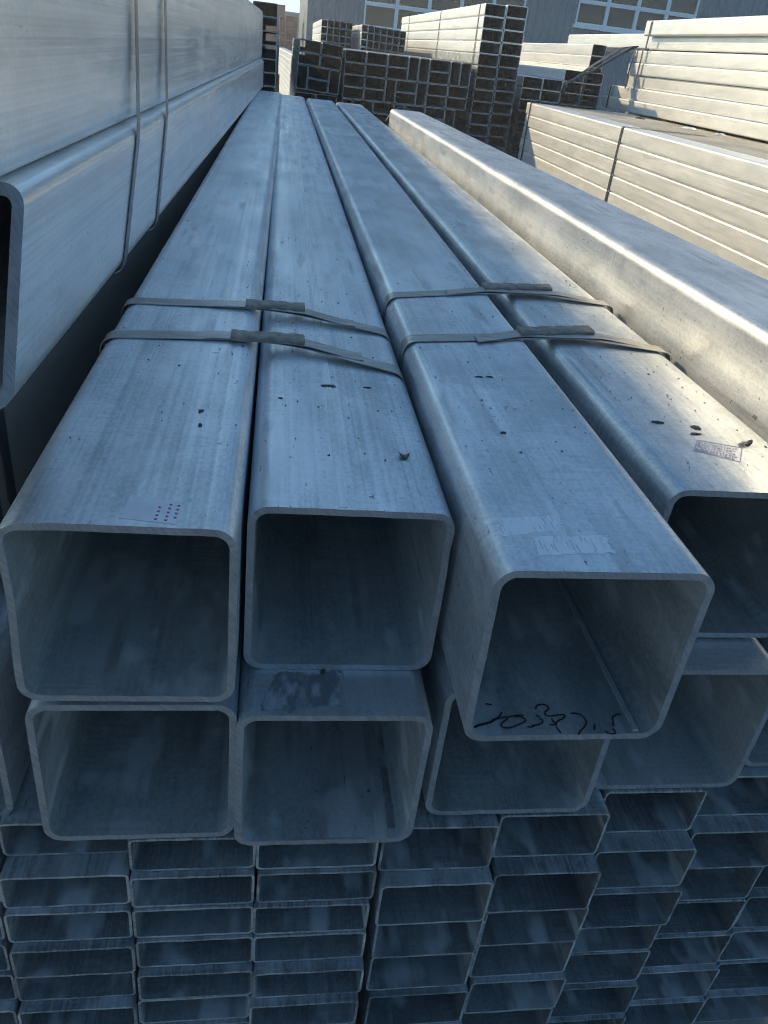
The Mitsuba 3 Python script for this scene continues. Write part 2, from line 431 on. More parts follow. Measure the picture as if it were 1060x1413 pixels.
# handwriting on the inside bottom of the jutting tube (strokes in metres on that surface)
INK = [[(0.2055, 0.5213), (0.2133, 0.5248), (0.2204, 0.5269), (0.2281, 0.5318)], [(0.2281, 0.5318), (0.2334, 0.5354), (0.2371, 0.5405)], [(0.2278, 0.5304), (0.2375, 0.534), (0.2457, 0.5354), (0.2516, 0.5368), (0.2583, 0.5365)], [(0.2418, 0.5332), (0.2346, 0.5268), (0.2325, 0.5225), (0.2358, 0.5204), (0.2444, 0.5217), (0.2532, 0.5259), (0.259, 0.5309), (0.2565, 0.5339), (0.2498, 0.5339)], [(0.2593, 0.5219), (0.2618, 0.5209), (0.2649, 0.524)], [(0.2644, 0.5223), (0.2706, 0.5244), (0.2753, 0.5272), (0.2762, 0.5301), (0.2738, 0.5316)], [(0.2719, 0.5367), (0.2741, 0.5345)], [(0.2739, 0.5456), (0.2769, 0.5501), (0.2841, 0.5512), (0.2874, 0.5486), (0.286, 0.5441), (0.282, 0.5404), (0.2816, 0.5371), (0.2863, 0.5356), (0.2982, 0.5373), (0.3014, 0.5366), (0.2991, 0.5329), (0.2923, 0.5293), (0.2873, 0.5243), (0.2824, 0.5246)], [(0.2862, 0.5315), (0.2878, 0.5257), (0.2886, 0.5228)], [(0.2879, 0.5207), (0.2896, 0.5136)], [(0.224, 0.5525), (0.2288, 0.5513)], [(0.3087, 0.5388), (0.3211, 0.5313), (0.321, 0.5276), (0.3146, 0.5191), (0.3075, 0.5113)], [(0.3282, 0.524), (0.3259, 0.5175)], [(0.3606, 0.5378), (0.3507, 0.5333), (0.3493, 0.5282)], [(0.3482, 0.5267), (0.3477, 0.5224)], [(0.3452, 0.5181), (0.3442, 0.5117), (0.3394, 0.5124), (0.337, 0.5153)]]


def curve(s):
    p = np.array(s, float)
    if len(p) < 3:
        return p
    from scipy.interpolate import CubicSpline
    d = np.concatenate([[0], np.cumsum(np.linalg.norm(np.diff(p, axis=0), axis=1))])
    return CubicSpline(d, p)(np.linspace(0, d[-1], 8 * len(p)))


ink = unary_union([LineString(curve(s)).buffer(0.0008 if i not in (0,) else 0.0013) for i, s in enumerate(INK)])
zi = 0.2187
wr = put('handwriting', join([film(g_, zi, 0.0002) for g_ in getattr(ink, 'geoms', [ink])]), 'marker_ink', T3)
tag(wr, 'black marker figures scrawled on the inside bottom')


# ------------------------------------------------------------------ straps
def ribbon(path, width, thick=0.0011, skew=None):
    """path: (n,3) centre line; the band is 'width' wide along y."""
    p = np.asarray(path, float)
    t = np.gradient(p, axis=0)
    t[:, 1] = 0
    t /= np.linalg.norm(t, axis=1, keepdims=True) + 1e-12
    nrm = np.stack([-t[:, 2], np.zeros(len(p)), t[:, 0]], -1)
    Y = np.array([0, width / 2, 0])
    c = [p - Y - nrm * thick / 2, p + Y - nrm * thick / 2, p + Y + nrm * thick / 2, p - Y + nrm * thick / 2]
    n = len(p)
    V = np.vstack(c)
    F = []
    for q in range(4):
        a, b = q * n + np.arange(n - 1), ((q + 1) % 4) * n + np.arange(n - 1)
        F.append(np.stack([a, a + 1, b + 1, b], -1)[:, ::-1])
    F.append(np.array([[0, n, 2 * n, 3 * n]]))
    F.append(np.array([[n - 1, 2 * n - 1, 3 * n - 1, 4 * n - 1]])[:, ::-1])
    F = np.vstack(F)
    tri = np.vstack([F[:, [0, 1, 2]], F[:, [0, 2, 3]]])
    return trimesh.Trimesh(V, tri, process=False)


def round_path(pts, r, n=6):
    """xz polyline with rounded corners -> dense points (n,3) (x, y, z); y interpolated."""
    pts = [np.array(p, float) for p in pts]
    out = [pts[0]]
    for a, b, c, rr in zip(pts, pts[1:], pts[2:], r):
        u, v = (a - b), (c - b)
        lu, lv = np.linalg.norm(u), np.linalg.norm(v)
        d = min(rr, lu * 0.45, lv * 0.45)
        s, e = b + u / lu * d, b + v / lv * d
        for i in range(n + 1):
            t = i / n
            out.append((1 - t) ** 2 * s + 2 * t * (1 - t) * b + t * t * e)
    out.append(pts[-1])
    P = np.array(out)
    D = [P[0]]
    for a, b in zip(P, P[1:]):
        m = max(1, int(np.linalg.norm(b - a) / 0.012))
        D += [a + (b - a) * i / m for i in range(1, m + 1)]
    return np.array(D)


def crimp_seal(x0, x1, yl, yr, z0, z1, width=0.037, seed=0):
    """A seal sleeve folded round the overlapping band ends, with crimped, slightly crumpled sides."""
    nx, ny = 42, 12
    xs = np.linspace(0, 1, nx)
    top, bot = [], []
    for s in xs:
        for j in range(ny):
            v = j / (ny - 1) * 2 - 1
            wob = meshkit.fbm(np.array([[s * 9 + seed, v * 2.0, seed]]), 3)[0] - 0.5
            cr = 0.0016 * max(0, math.cos(s * math.pi * 2 * 4)) * abs(v) ** 3 * (0.15 < s < 0.85)
            yy = (yl + (yr - yl) * s) + v * (width / 2 - cr) + 0.002 * (meshkit.noise(np.array([[s * 14 + seed, 3.0 * (v > 0), 2.0]]))[0] - .5)
            zz = z0 + (z1 - z0) * s
            hh = 0.0045 * (1 - 0.5 * abs(v) ** 4) + 0.002 * wob - cr * 0.8
            top.append((x0 + (x1 - x0) * s, yy, zz + max(hh, 0.0015)))
            bot.append((x0 + (x1 - x0) * s, yy, zz - 0.0015))
    V = np.array(top + bot)
    F = []
    n = nx * ny
    for i in range(nx - 1):
        for j in range(ny - 1):
            a = i * ny + j
            F += [(a, a + ny, a + ny + 1, a + 1), (n + a, n + a + 1, n + a + ny + 1, n + a + ny)]
    for i in range(nx - 1):
        a, b = i * ny, i * ny + ny - 1
        F += [(a, n + a, n + a + ny, a + ny), (b, b + ny, n + b + ny, n + b)]
    for j in range(ny - 1):
        a, b = j, (nx - 1) * ny + j
        F += [(a, a + 1, n + a + 1, n + a), (b, n + b, n + b + 1, b + 1)]
    F = np.array(F)
    return trimesh.Trimesh(V, np.vstack([F[:, [0, 1, 2]], F[:, [0, 2, 3]]]), process=False)


def strap(label, pts, rr, seal, tail, seed, group, width=0.031):
    P = round_path(pts, rr)
    P[:, 1] += 0.0012 * (meshkit.noise(np.stack([P[:, 0] * 22 + seed, P[:, 2] * 22, np.zeros(len(P))], -1)) - .5)
    m = ribbon(P, width)
    k = put('steel_strap', m, 'strap_steel', smooth=35)
    tag(k, label, 'strap', group)
    put('seal', crimp_seal(*seal, seed=seed), 'seal_steel', k, smooth=40)
    tp = round_path(tail, [0.01] * (len(tail) - 2))
    put('loose_end', ribbon(tp, width * 0.96), 'strap_steel', k, smooth=35)
    return k


GS = 'steel straps over the top layer of large tubes'
zt1, zt2, zt3, zt4 = 0.4052, 0.3935, 0.4115, 0.4052
for (yl, yc, yr, seal, nm, sd) in ((1.196, 1.216, 1.166, (-0.042, 0.049, 1.214, 1.228), 'farther', 3), (1.040, 1.067, 1.002, (-0.056, 0.045, 1.061, 1.072), 'nearer', 11)):
    pts = [(-0.2235, yl, 0.02), (-0.2235, yl, 0.4055), (-0.05, yc, 0.4062), (0.03, yc, 0.4025), (0.181, yr, 0.3935), (0.1815, yr - 0.002, 0.02)]
    tail = [(-0.09, yc - 0.006, zt1 + 0.002), (-0.03, yc - .002, 0.4082), (0.05, yc - 0.005, 0.4045), (0.105, yc - 0.026, 0.3985), (0.125, yc - 0.03, 0.3985)]
    strap(f'{nm} steel strap with crimped seal across the two left tubes', pts, [0.02, 0.05, 0.05, 0.02], seal[:4] + (0.4085, 0.4050), tail, sd, GS)
for (yl, yc, yr, seal, nm, sd) in ((1.318, 1.40, 1.392, (0.379, 0.520, 1.412, 1.452), 'farther', 21), (1.094, 1.150, 1.140, (0.379, 0.512, 1.152, 1.196), 'nearer', 33)):
    pts = [(0.1885, yl, 0.20), (0.1885, yl, 0.4105), (0.36, yc - .02, 0.4125), (0.47, yc + 0.015, 0.4115), (0.6235, yr, 0.4055), (0.6245, yr - 0.004, 0.30)]
    tail = [(0.30, yc - 0.045, zt3 + 0.002), (0.38, yc - .005, 0.4145), (0.52, yc + 0.02, 0.4115), (0.585, yc + 0.006, 0.407)]
    strap(f'{nm} steel strap with crumpled brown seal across the two right tubes', pts, [0.02, 0.05, 0.05, 0.012], seal[:4] + (0.4145, 0.4125), tail, sd, GS)


# ------------------------------------------------------------------ dirt on the tubes
def flake(x, y, z, rx, ry, seed, lift=0.0012, curl=0.0):
    n = 14
    r_ = np.random.default_rng(seed)
    a = np.arange(n) / n * 2 * np.pi
    rad = 1 + 0.35 * r_.normal(size=n)
    rad = np.clip((rad + np.roll(rad, 1) + np.roll(rad, -1)) / 3, 0.45, 1.5)
    rot = r_.uniform(0, 6.28)
    ex, ey = rx * rad * np.cos(a), ry * rad * np.sin(a)
    V = [(x, y, z + lift)]
    for i in range(n):
        V.append((x + ex[i], y + ey[i], z + 0.0002 + curl * (ex[i] / rx) ** 2 * lift * 3))
    for i in range(n):
        V.append((x + ex[i] * 0.55, y + ey[i] * 0.55, z + lift * r_.uniform(0.7, 1.4) + curl * 0.3 * (ex[i] / rx) ** 2 * lift))
    F = []
    for i in range(n):
        j = (i + 1) % n
        F += [(0, 1 + n + i, 1 + n + j), (1 + n + i, 1 + i, 1 + j), (1 + n + i, 1 + j, 1 + n + j)]
    return trimesh.Trimesh(V, F, process=False)


FL = [('dirt_flake', 'flat smudge of dark mud on the second tube just in front of the straps', (0.074, 0.937), 0.392, 0.010, 0.006, 'dirt'),
      ('dirt_flake', 'small dark flake near the right edge of the second tube in front of the straps', (0.125, 0.940), 0.3915, 0.0065, 0.004, 'dirt'),
      ('dirt_flake', 'dark flake on the leftmost tube, farther of the pair by its right side', (-0.075, 0.812), 0.4036, 0.0030, 0.006, 'dirt'),
      ('dirt_flake', 'dark flake on the leftmost tube, nearer of the pair by its right side', (-0.073, 0.775), 0.4036, 0.0028, 0.008, 'dirt'),
      ('dry_leaf', 'curled dark scrap of leaf near the right edge of the second tube', (0.145, 0.745), 0.3914, 0.0060, 0.008, 'wet_leaf'),
      ('dirt_flake', 'round black speck in the middle of the jutting tube', (0.263, 0.783), 0.4098, 0.0035, 0.0035, 'dirt'),
      ('dirt_flake', 'dark flat scrap left of the purple stamp on the right tube', (0.480, 0.851), 0.4040, 0.0095, 0.006, 'dirt'),
      ('dirt_flake', 'dark flat scrap just behind the purple stamp, larger of two', (0.529, 0.842), 0.4041, 0.0085, 0.0075, 'dirt'),
      ('dirt_flake', 'small dark scrap just behind the purple stamp, nearer of two', (0.517, 0.822), 0.4041, 0.0075, 0.0035, 'dirt'),
      ('dry_leaf', 'shiny curled dark leaf beside the purple stamp at the sunlit edge', (0.571, 0.798), 0.4041, 0.0085, 0.009, 'wet_leaf'),
      ('dirt_flake', 'thin dark flake on the jutting tube in front of its strap, left one', (0.273, 0.956), 0.4098, 0.006, 0.003, 'dirt'),
      ('dirt_flake', 'thin dark flake on the jutting tube in front of its strap, right one', (0.288, 0.958), 0.4099, 0.006, 0.003, 'dirt'),
      ('dirt_flake', 'black drip of dirt under the second tube on the patched tube top', (0.0665, 0.628), 0.1918, 0.0035, 0.007, 'dirt')]
for i, (nm, lb, xy, z, rx, ry, mt) in enumerate(FL):
    lf = nm == 'dry_leaf'
    k = put(nm, flake(xy[0], xy[1], z + 0.0003, rx * 0.85, ry * 0.8, 100 + i, 0.002 if lf else 0.0008, 0.7 if lf else 0.0), mt, smooth=True)
    tag(k, lb, 'leaf' if lf else 'dirt flake', 'scraps of dirt on the large tubes')
# fine grit gathered round the straps
gr = []
for (xa, xb, z, yc, sy, cnt) in ((-0.2, -0.03, 0.4042, 1.1, 0.35, 46), (-0.005, 0.17, 0.3923, 1.15, 0.4, 85), (0.2, 0.38, 0.4102, 1.3, 0.35, 45), (0.44, 0.61, 0.4042, 1.35, 0.4, 90),
                                 (-0.2, 0.17, 0.3995, 2.4, 0.9, 40), (0.44, 0.6, 0.4042, 0.95, 0.2, 20), (-0.18, 0.16, 0.4, 0.8, 0.15, 16), (0.2, 0.38, 0.4102, 0.8, 0.15, 10)):
    for _ in range(int(cnt * 1.5)):
        x, y = rng.uniform(xa, xb), rng.normal(yc, sy)
        if y < 0.72:
            continue
        if z == 0.3995 or z == 0.4:
            zz = 0.4042 if x < -0.02 else 0.3923
        else:
            zz = z
        zz += (-0.0081 * (x + 0.12) if x < -0.02 else -0.006 * (x - 0.08) if x < 0.185 else 0.0086 * (x - 0.291) if x < 0.4 else 0)
        rr_ = abs(rng.normal(0.0002, 0.0006)) + 0.0004
        gr.append(flake(x, y, zz, rr_ * rng.uniform(.5, 1.4), rr_ * rng.uniform(.7, 1.8), int(rng.integers(1e6)), 0.0007))
k = put('grit', join(gr), 'dirt')
tag(k, 'fine dark grit scattered over the large tubes around the straps', 'dirt', kind='stuff')

# ------------------------------------------------------------------ the stack of rectangular tubes under them
GR = 'rectangular tubes in the lower part of the front stack'
W_ = 0.139
XC = [-0.420, -0.2765, -0.1365, 0.0035, 0.150, 0.2915, 0.4330, 0.5745, 0.7160]
# y of the top row's ends, and how far each lower row sits out; the right bundle holds taller tubes than the left one
FRONT = [.580, .590, .568, .569, .571, .587, .618, .640, .645]
STEP = [.007, .009, .005, .0065, .003, .004, .006, .006, .006]
FR = {(4, 1): .557, (4, 2): .562, (5, 1): .567, (5, 2): .571, (6, 1): .594, (6, 2): .588, (7, 1): .618, (1, 1): .567, (1, 2): .560, (1, 3): .550}
for c, x in enumerate(XC):
    drift = 0
    H_ = 0.055 if c < 4 else 0.0795
    for rw in range(10 if c < 4 else 7):
        z = -(rw + 1) * (H_ + 0.0012)
        yf = FR.get((c, rw), None)
        if yf is None:
            yf = FRONT[c] - STEP[c] * rw + rng.uniform(-0.006, 0.006)
        xx = x + rng.uniform(-0.0022, 0.0022) + (0.0025 * rw if c >= 4 else 0)
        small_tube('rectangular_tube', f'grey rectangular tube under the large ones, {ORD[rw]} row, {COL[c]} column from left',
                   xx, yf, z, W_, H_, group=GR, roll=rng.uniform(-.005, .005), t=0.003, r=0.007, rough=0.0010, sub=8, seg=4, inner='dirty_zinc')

# ------------------------------------------------------------------ the pile on the left
yawL = 0.0187


def LX(y):
    return -0.259 + 0.0187 * (y - 0.775)


def left_tube(label, right_off, y, z, w, h, L, group='tubes of the tall left pile', **k):
    return big_tube(label, LX(y) + right_off - w, y, z, yawL, 0.0, 0.0, L=L, w=w, h=h, group=group, **k)


def shear_cut(P, yv):
    P = P.copy()
    P[:, 1] += math.exp(-yv / 0.5) * (P[:, 2] + 0.1) * 0.62   # the end is sawn off square to a leaning bundle
    return P


LP1 = left_tube('large strapped left pile tube whose open end shows, below the tallest face', 0.0, 0.775, 0.409, 0.2, 0.2, 6.28, mat='left_steel', t=0.012, dent=shear_cut)
LP2 = left_tube('tall topmost tube of the left pile, its broad face filling the upper left corner', -0.014, 0.10, 0.611, 0.3, 0.318, 6.95, mat='left_steel')
LP3 = left_tube('dark tube of the left pile squeezed in beneath the strapped tube', -0.040, 0.74, 0.201, 0.2, 0.2, 6.4, mat='brown_steel')
m_ = big_tube('square tube end at the left picture edge beside the lower layer', -0.4625, 0.606, -0.006, 0, 0, group='tubes of the tall left pile')
# bands round the left pile
for i, (yy, nm) in enumerate(((1.68, 'nearer'), (2.02, 'farther'))):
    xr = LX(yy)
    d = 0.0022
    pts = [(xr - 0.30, yy, 0.932), (xr - 0.014 + d, yy, 0.932), (xr + d - 0.002, yy - 0.14, 0.595), (xr + d - 0.006, yy - 0.33, 0.4065), (xr - 0.16, yy - 0.335, 0.4065)]
    P = round_path(pts, [0.022, 0.03, 0.022])
    k = put('steel_strap', ribbon(P, 0.031), 'strap_steel', smooth=35)
    tag(k, f'{nm} steel strap running down the broad face of the left pile', 'strap', 'straps on the left pile')
for i, (yy, nm) in enumerate(((0.79, 'nearer'), (0.84, 'farther'))):
    xr = LX(yy) - 0.040
    d = 0.0022
    pts = [(xr - 0.16, yy, 0.4035), (xr + d, yy, 0.4035), (xr + d, yy, 0.21)]
    k = put('steel_strap', ribbon(round_path(pts, [0.02]), 0.022), 'dark_strap', smooth=35)
    tag(k, f'{nm} short steel strap round the dark tube under the left pile', 'strap', 'short straps under the left pile')
# a darker pile beyond its far end
for rw in range(7):
    z = 0.30 + rw * 0.1
    small_tube('rectangular_tube', f'dark rectangular tube end beyond the left pile, {["lowest", "second", "third", "fourth", "fifth", "sixth", "highest"][rw]} of its column',
               -0.25, 7.62, z, 0.2, 0.0985, t=0.004, r=0.012, group='tubes beyond the left pile')
k = put('timber_bearer', bx(-0.27, -0.03, 7.7, 7.8, GZ, 0.299), 'timber')
tag(k, 'timber support under the dark pile beyond the left pile, nearer one', 'timber block', 'timber blocks under the tubes')
k = put('timber_bearer', bx(-0.27, -0.03, 13.2, 13.3, GZ, 0.299), 'timber')
tag(k, 'timber support under the dark pile beyond the left pile, farther one', 'timber block', 'timber blocks under the tubes')

# ------------------------------------------------------------------ the stack at the back (dark open ends)
GB = 'rectangular tube ends of the back stack'
YB = 8.5
BW, BH = 0.2035, 0.1015


def back(label, x, z, vert=False, roll=0.0, y=None, L=6.0, mat='weathered_steel', name='rectangular_tube', grp=GB, w=0.2, h=0.0995):
    w, h = (h, w) if vert else (w, h)
    yy = YB + rng.uniform(-0.012, 0.012) if y is None else y
    return small_tube(name, label, x, yy, z, w, h, L=L, t=0.0055, r=0.013, roll=roll, group=grp, mat=mat)


TOWX = (1.852, 2.060)
for c, x in enumerate(TOWX):
    for rw in range(18):
        z = 1.147 - rw * BH + (0.01 if c else 0)
        if z < GZ:
            break
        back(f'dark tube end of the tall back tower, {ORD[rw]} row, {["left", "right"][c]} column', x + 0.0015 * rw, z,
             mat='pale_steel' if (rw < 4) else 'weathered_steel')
# patterned middle part: H = two lying flat, V = one standing on edge
pat = ['HHHVVHVV', 'HHVHVHH', 'VHHVHHV', 'HHVVHVH', 'HHHHHH', 'HHHHHH']
for sr, row in enumerate(pat):
    x = 0.586
    zb = 0.535 - sr * 0.2035
    n = 0
    for ch in row:
        rise = 0.022 * (x - 0.57) if zb + .0 > -0.5 else 0
        if ch == 'H':
            for q in (1, 0):
                n += 1
                back(f'flat dark tube end mid back stack, {ORD[sr]} layer, {NUM[n]} from left', x, max(zb + rise * 0.4, GZ) + q * BH, grp=GB)
            x += BW
        else:
            n += 1
            back(f'dark tube end on edge mid back stack, {ORD[sr]} layer, {NUM[n]} from left', x, zb + rise * 0.4, True)
            x += BH + 0.001
# tilted bundle at the left
th = -0.055
bc = np.array([0.135, 0.372])


def tilted(lx, lz, vert, label, hollow=True):
    w, h = (0.0995, 0.2) if vert else (0.2, 0.0995)
    cx, cz = lx + w / 2, lz + h / 2
    wx = bc[0] + cx * math.cos(th) - cz * math.sin(th)
    wz = bc[1] + cx * math.sin(th) + cz * math.cos(th)
    return small_tube('rectangular_tube', label, wx - w / 2, YB - 0.05 + rng.uniform(-.02, .02), wz - h / 2, w, h, t=0.0055, r=0.013, roll=th, group='tilted bundle of tube ends')


for (lx, lz, v, lb) in ((0.0, 0.0, True, 'upright tube end at the lower left of the tilted bundle'), (0.103, 0.0, False, 'lowest flat tube end of the tilted bundle'), (0.103, 0.103, False, 'flat tube end second from the bottom of the tilted bundle'),
                        (0.307, 0.0, True, 'upright tube end at the lower right of the tilted bundle'), (0.0, 0.206, False, 'flat tube end in the left of the tilted bundle, second row from its top'), (0.0, 0.309, False, 'flat tube end at the top left of the tilted bundle'),
                        (0.205, 0.206, False, 'flat tube end in the right of the tilted bundle, second row from its top'), (0.205, 0.309, False, 'flat tube end at the top right of the tilted bundle')):
    tilted(lx, lz, v, lb)
for rw in range(9):
    for c in range(2):
        z = 0.24 - rw * BH
        if z > GZ:
            back(f'shaded tube below the tilted bundle, {ORD[rw]} row, {["left", "right"][c]} one', 0.13 + c * BW, z, grp='tubes below the tilted bundle')
# straps on the tower's sunlit side
for yy in (8.72, 10.9, 13.6):
    x0 = 1.849
    k = put('steel_strap', ribbon(round_path([(2.30, yy, 1.2515), (x0, yy, 1.2515), (x0, yy, 0.74)], [0.012]), 0.03), 'dark_strap', smooth=35)
    tag(k, f'thin strap down the pale side of the back tower, {["nearest", "middle", "farthest"][[8.72, 10.9, 13.6].index(yy)]} one', 'strap', 'straps on the back tower')
# bundles of small square tubes on top, farther away
for (x0, z1, nc, nr, yy, nm, nmk) in ((0.49, 1.03, 5, 5, 12.0, 'left', 0), (0.985, 1.02, 7, 5, 11.6, 'right', 0)):
    for c in range(nc):
        for rw in range(nr):
            small_tube('small_square_tube', f'small square tube end, {nm} bundle behind the back stack, {ORD[rw]} row, {COL[c]} from left',
                       x0 + c * 0.0815, yy + rng.uniform(-.01, .01), z1 - (rw + 1) * 0.0815 - 0.003 * c * (nm == 'right'), 0.08, 0.08, t=0.005, r=0.008, L=3.5, seg=2,
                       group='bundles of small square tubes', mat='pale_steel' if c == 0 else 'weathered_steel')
    k = put('timber_bearer', bx(x0 - 0.02, x0 + nc * 0.0815 + 0.02, yy + 2.9, yy + 3.0, GZ, z1 - nr * 0.0815 - 0.03), 'timber')
    tag(k, f'timber support under the {nm} bundle of small square tubes', 'timber block', 'timber blocks under the tubes')

# ------------------------------------------------------------------ pile P1 on the right (sunlit), P2 on it, Q beyond
GP = 'pale tubes of the low right pile'
X1 = 2.27
for c in range(10):
    for rw in range(10 if c == 0 else 1 if c < 9 else 10):
        z = 0.4 - rw * 0.1
        if z < GZ:
            break
        small_tube('rectangular_tube', (f'sunlit pale tube on the side of the low right pile, {ORD[rw]} row down' if c == 0 else f'pale tube on top of the low right pile, {COL[c]} from its left edge' if rw == 0 else f'tube at the hidden far side of the low right pile, {ORD[rw]} row'),
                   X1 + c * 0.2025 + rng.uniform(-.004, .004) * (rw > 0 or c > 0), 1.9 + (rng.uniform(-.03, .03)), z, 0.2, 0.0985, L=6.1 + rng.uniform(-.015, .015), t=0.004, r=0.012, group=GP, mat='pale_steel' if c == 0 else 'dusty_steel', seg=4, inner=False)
for (yy, nm) in ((2.6, 'nearest'), (4.9, 'middle'), (7.4, 'farthest')):
    k = put('timber_bearer', bx(X1 + 0.21, X1 + 9 * 0.2025 - 0.01, yy - .05, yy + .05, GZ, 0.399), 'timber')
    tag(k, f'timber support inside the low right pile, {nm} one', 'timber block', 'timber blocks under the tubes')
for (yy, nm, z0) in ((5.59, 'nearer', 0.502), (7.86, 'farther', 0.502)):
    x0 = X1 - 0.0035
    k = put('steel_strap', ribbon(round_path([(X1 + 0.6, yy, z0), (x0, yy, z0), (x0, yy, GZ + 0.05)], [0.012]), 0.032), 'dark_strap', smooth=35)
    tag(k, f'{nm} dark strap down the sunlit side of the low right pile', 'strap', 'straps on the right piles')

GP2 = 'pale tubes of the high right pile'
X2 = 3.27
rows = [(0.515, 8.75, 0.0), (0.617, 8.72, 0.02), (0.719, 8.32, 0.05), (0.821, 8.32, 0.02), (0.923, 8.32, 0.03), (1.035, 8.05, 0.07), (1.137, 8.08, 0.0)]
for rw, (z, ye, off) in enumerate(rows):
    for c in range(3):
        h = 0.118 if rw == 6 else 0.0995
        small_tube('rectangular_tube', f'pale tube of the high right pile, {["lowest", "second", "third", "fourth", "fifth", "sixth", "topmost"][rw]} layer, ' + ['facing us', 'behind the front one', 'at the back'][c],
                   X2 + off + c * 0.203, 1.9, z, 0.2, h, L=ye - 1.9 - c * 0.05, t=0.004, r=0.012, group=GP2, mat='pale_steel', seg=4, inner=False)
for (yy, nm) in ((3.0, 'nearest'), (5.2, 'middle'), (7.3, 'farthest')):
    k = put('timber_bearer', bx(X2 + 0.03, X2 + 0.62, yy - .05, yy + .05, 0.4995, 0.514), 'timber')
    tag(k, f'thin timber slat between the low and the high right pile, {nm} one', 'timber block', 'timber blocks under the tubes')
for (yy, nm, zt_, zb_) in ((8.22, 'farthest', 1.03, 0.70), (8.0, 'second farthest', 1.03, 0.70), (7.95, 'upper', 1.25, 1.03), (8.6, 'lowest', 0.72, 0.51)):
    x0 = X2 - 0.004
    k = put('steel_strap', ribbon(round_path([(X2 + 0.3, yy, zt_), (x0 + 0.02 * (nm == 'farthest'), yy, zt_), (x0, yy, (zt_ + zb_) / 2), (x0, yy, zb_)], [0.012, 0.01]), 0.035), 'dark_strap', smooth=35)
    tag(k, f'{nm} dark strap on the side of the high right pile', 'strap', 'straps on the right piles')

# Q: shaded tube ends between the back tower and the high right pile
GQ = 'blue shaded tube ends beside the back tower'
for c, x in enumerate((2.36, 2.565, 2.77, 2.975, 3.12)):
    for rw in range(16):
        top = (0.70, 0.70, 0.80, 0.80, 1.05)[c]
        z = top - (rw + 1) * 0.1015
        if z < GZ:
            break
        yy = 8.9 if c == 4 else 8.6
        if c == 3:
            yy = 8.62
        if c == 4:
            small_tube('rectangular_tube', f'bluish tube end at the tall right side of the shaded stack, {ORD[rw]} row down', 3.10, yy, z, 0.145, 0.0995, t=0.004, r=0.01, group=GQ, mat='pale_steel')
        else:
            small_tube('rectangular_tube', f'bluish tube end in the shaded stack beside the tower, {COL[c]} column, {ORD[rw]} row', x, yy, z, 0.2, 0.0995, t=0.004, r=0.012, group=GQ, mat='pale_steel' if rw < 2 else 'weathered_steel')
# loose strap loops hanging at the end of Q
for i, off in enumerate((0.0, 0.05)):
    pts = [(3.36, 8.4, 1.06), (3.2, 8.36, 1.03 - off), (2.95, 8.35, 0.86 - off), (2.72, 8.35, 0.66 + off * .6), (2.70, 8.36, 0.60), (2.78, 8.4, 0.575)]
    P = np.array(pts)
    tt = np.linspace(0, len(pts) - 1, 60)
    P = np.stack([np.interp(tt, range(len(pts)), P[:, j]) for j in range(3)], -1)
    for _ in range(6):
        P[1:-1] = (P[:-2] + 2 * P[1:-1] + P[2:]) / 4
    k = put('loose_strap', ribbon(P, 0.10, 0.006), 'dark_strap', smooth=35)
    tag(k, f'dark loose strap looping down in front of the shaded stack, {["upper", "lower"][i]} one', 'strap', 'loose straps at the shaded stack')

# ------------------------------------------------------------------ distance: tubes, bricks, buildings
for rw in range(10):
    small_tube('rectangular_tube', f'sunlit pale tube in the far gap left of the back stack, {ORD[rw]} row', 0.25, 14.7, 0.42 - rw * 0.105, 0.2, 0.1, L=12.0, t=0.005, r=0.014, yaw=-0.033, group='sunlit tubes in the far gap', mat='pale_steel')
for i in range(3):
    small_tube('rectangular_tube', f'cream tube far behind the shaded stack under the right window, {COL[i]} from left', 4.45 + i * 0.203, 8.0, 1.13, 0.2, 0.165, L=6.0, t=0.005, r=0.014, group='far tubes below the right window', mat='pale_steel')
for (yy, nm) in ((8.6, 'nearer'), (11.0, 'farther')):
    k = put('timber_bearer', bx(4.47, 5.03, yy - .05, yy + .05, GZ, 1.129), 'timber')
    tag(k, f'timber support under the far cream tubes, {nm} one', 'timber block', 'timber blocks under the tubes')

k = new_key('brick_stack')
tag(k, 'hazy reddish brown stack of bricks far off in the gap on the left', 'brick stack')
for i in range(2):
    for lev in range(6):
        for d in range(1):
            top = (1.62, 1.36)[i]
            h = (top - GZ) / 6
            x0 = (-0.75, 0.07)[i]
            x1 = (0.06, 0.44)[i]
            m = bx(x0 + rng.uniform(0, .03), x1 - rng.uniform(0, .03), 28, 29.2, GZ + lev * h + 0.01, GZ + (lev + 1) * h - 0.015)
            put('brick_pallet', m, 'red_brick', k)
k = put('far_wall', bx(-14, 0.9, 40, 40.4, GZ, 1.75), 'grey_paint')
tag(k, 'low bluish grey wall far off below the pale sky', 'wall')

bd = new_key('factory_building')
tag(bd, 'blue grey metal clad factory building with long strips of white framed windows at the back', 'building')
YW = 24.0
x_left, x_right, ztop = 0.60, 30.0, 7.0
# openings: strips of windows in the cladding
strips = [(2.06, 6.30, 1.25, 3.6, 2), (7.72, 11.05, 1.93, 4.2, 2)]


def cladding(x0, x1, z0, z1):
    """Ribbed sheet with trapezoid ribs every 0.2 m, standing 30 mm proud."""
    xs = []
    x = x0
    while x < x1 - 1e-6:
        for dx, dy in ((0.0, 0.0), (0.12, 0.0), (0.14, -0.03), (0.18, -0.03)):
            if x + dx <= x1:
                xs.append((x + dx, dy))
        x += 0.2
    xs.append((x1, 0.0))
    a = np.array(xs)
    n = len(a)
    V = np.vstack([np.stack([a[:, 0], YW + a[:, 1], np.full(n, z0)], -1), np.stack([a[:, 0], YW + a[:, 1], np.full(n, z1)], -1)])
    i = np.arange(n - 1)
    F = np.stack([i, i + 1, n + i + 1, n + i], -1)
    return V, F


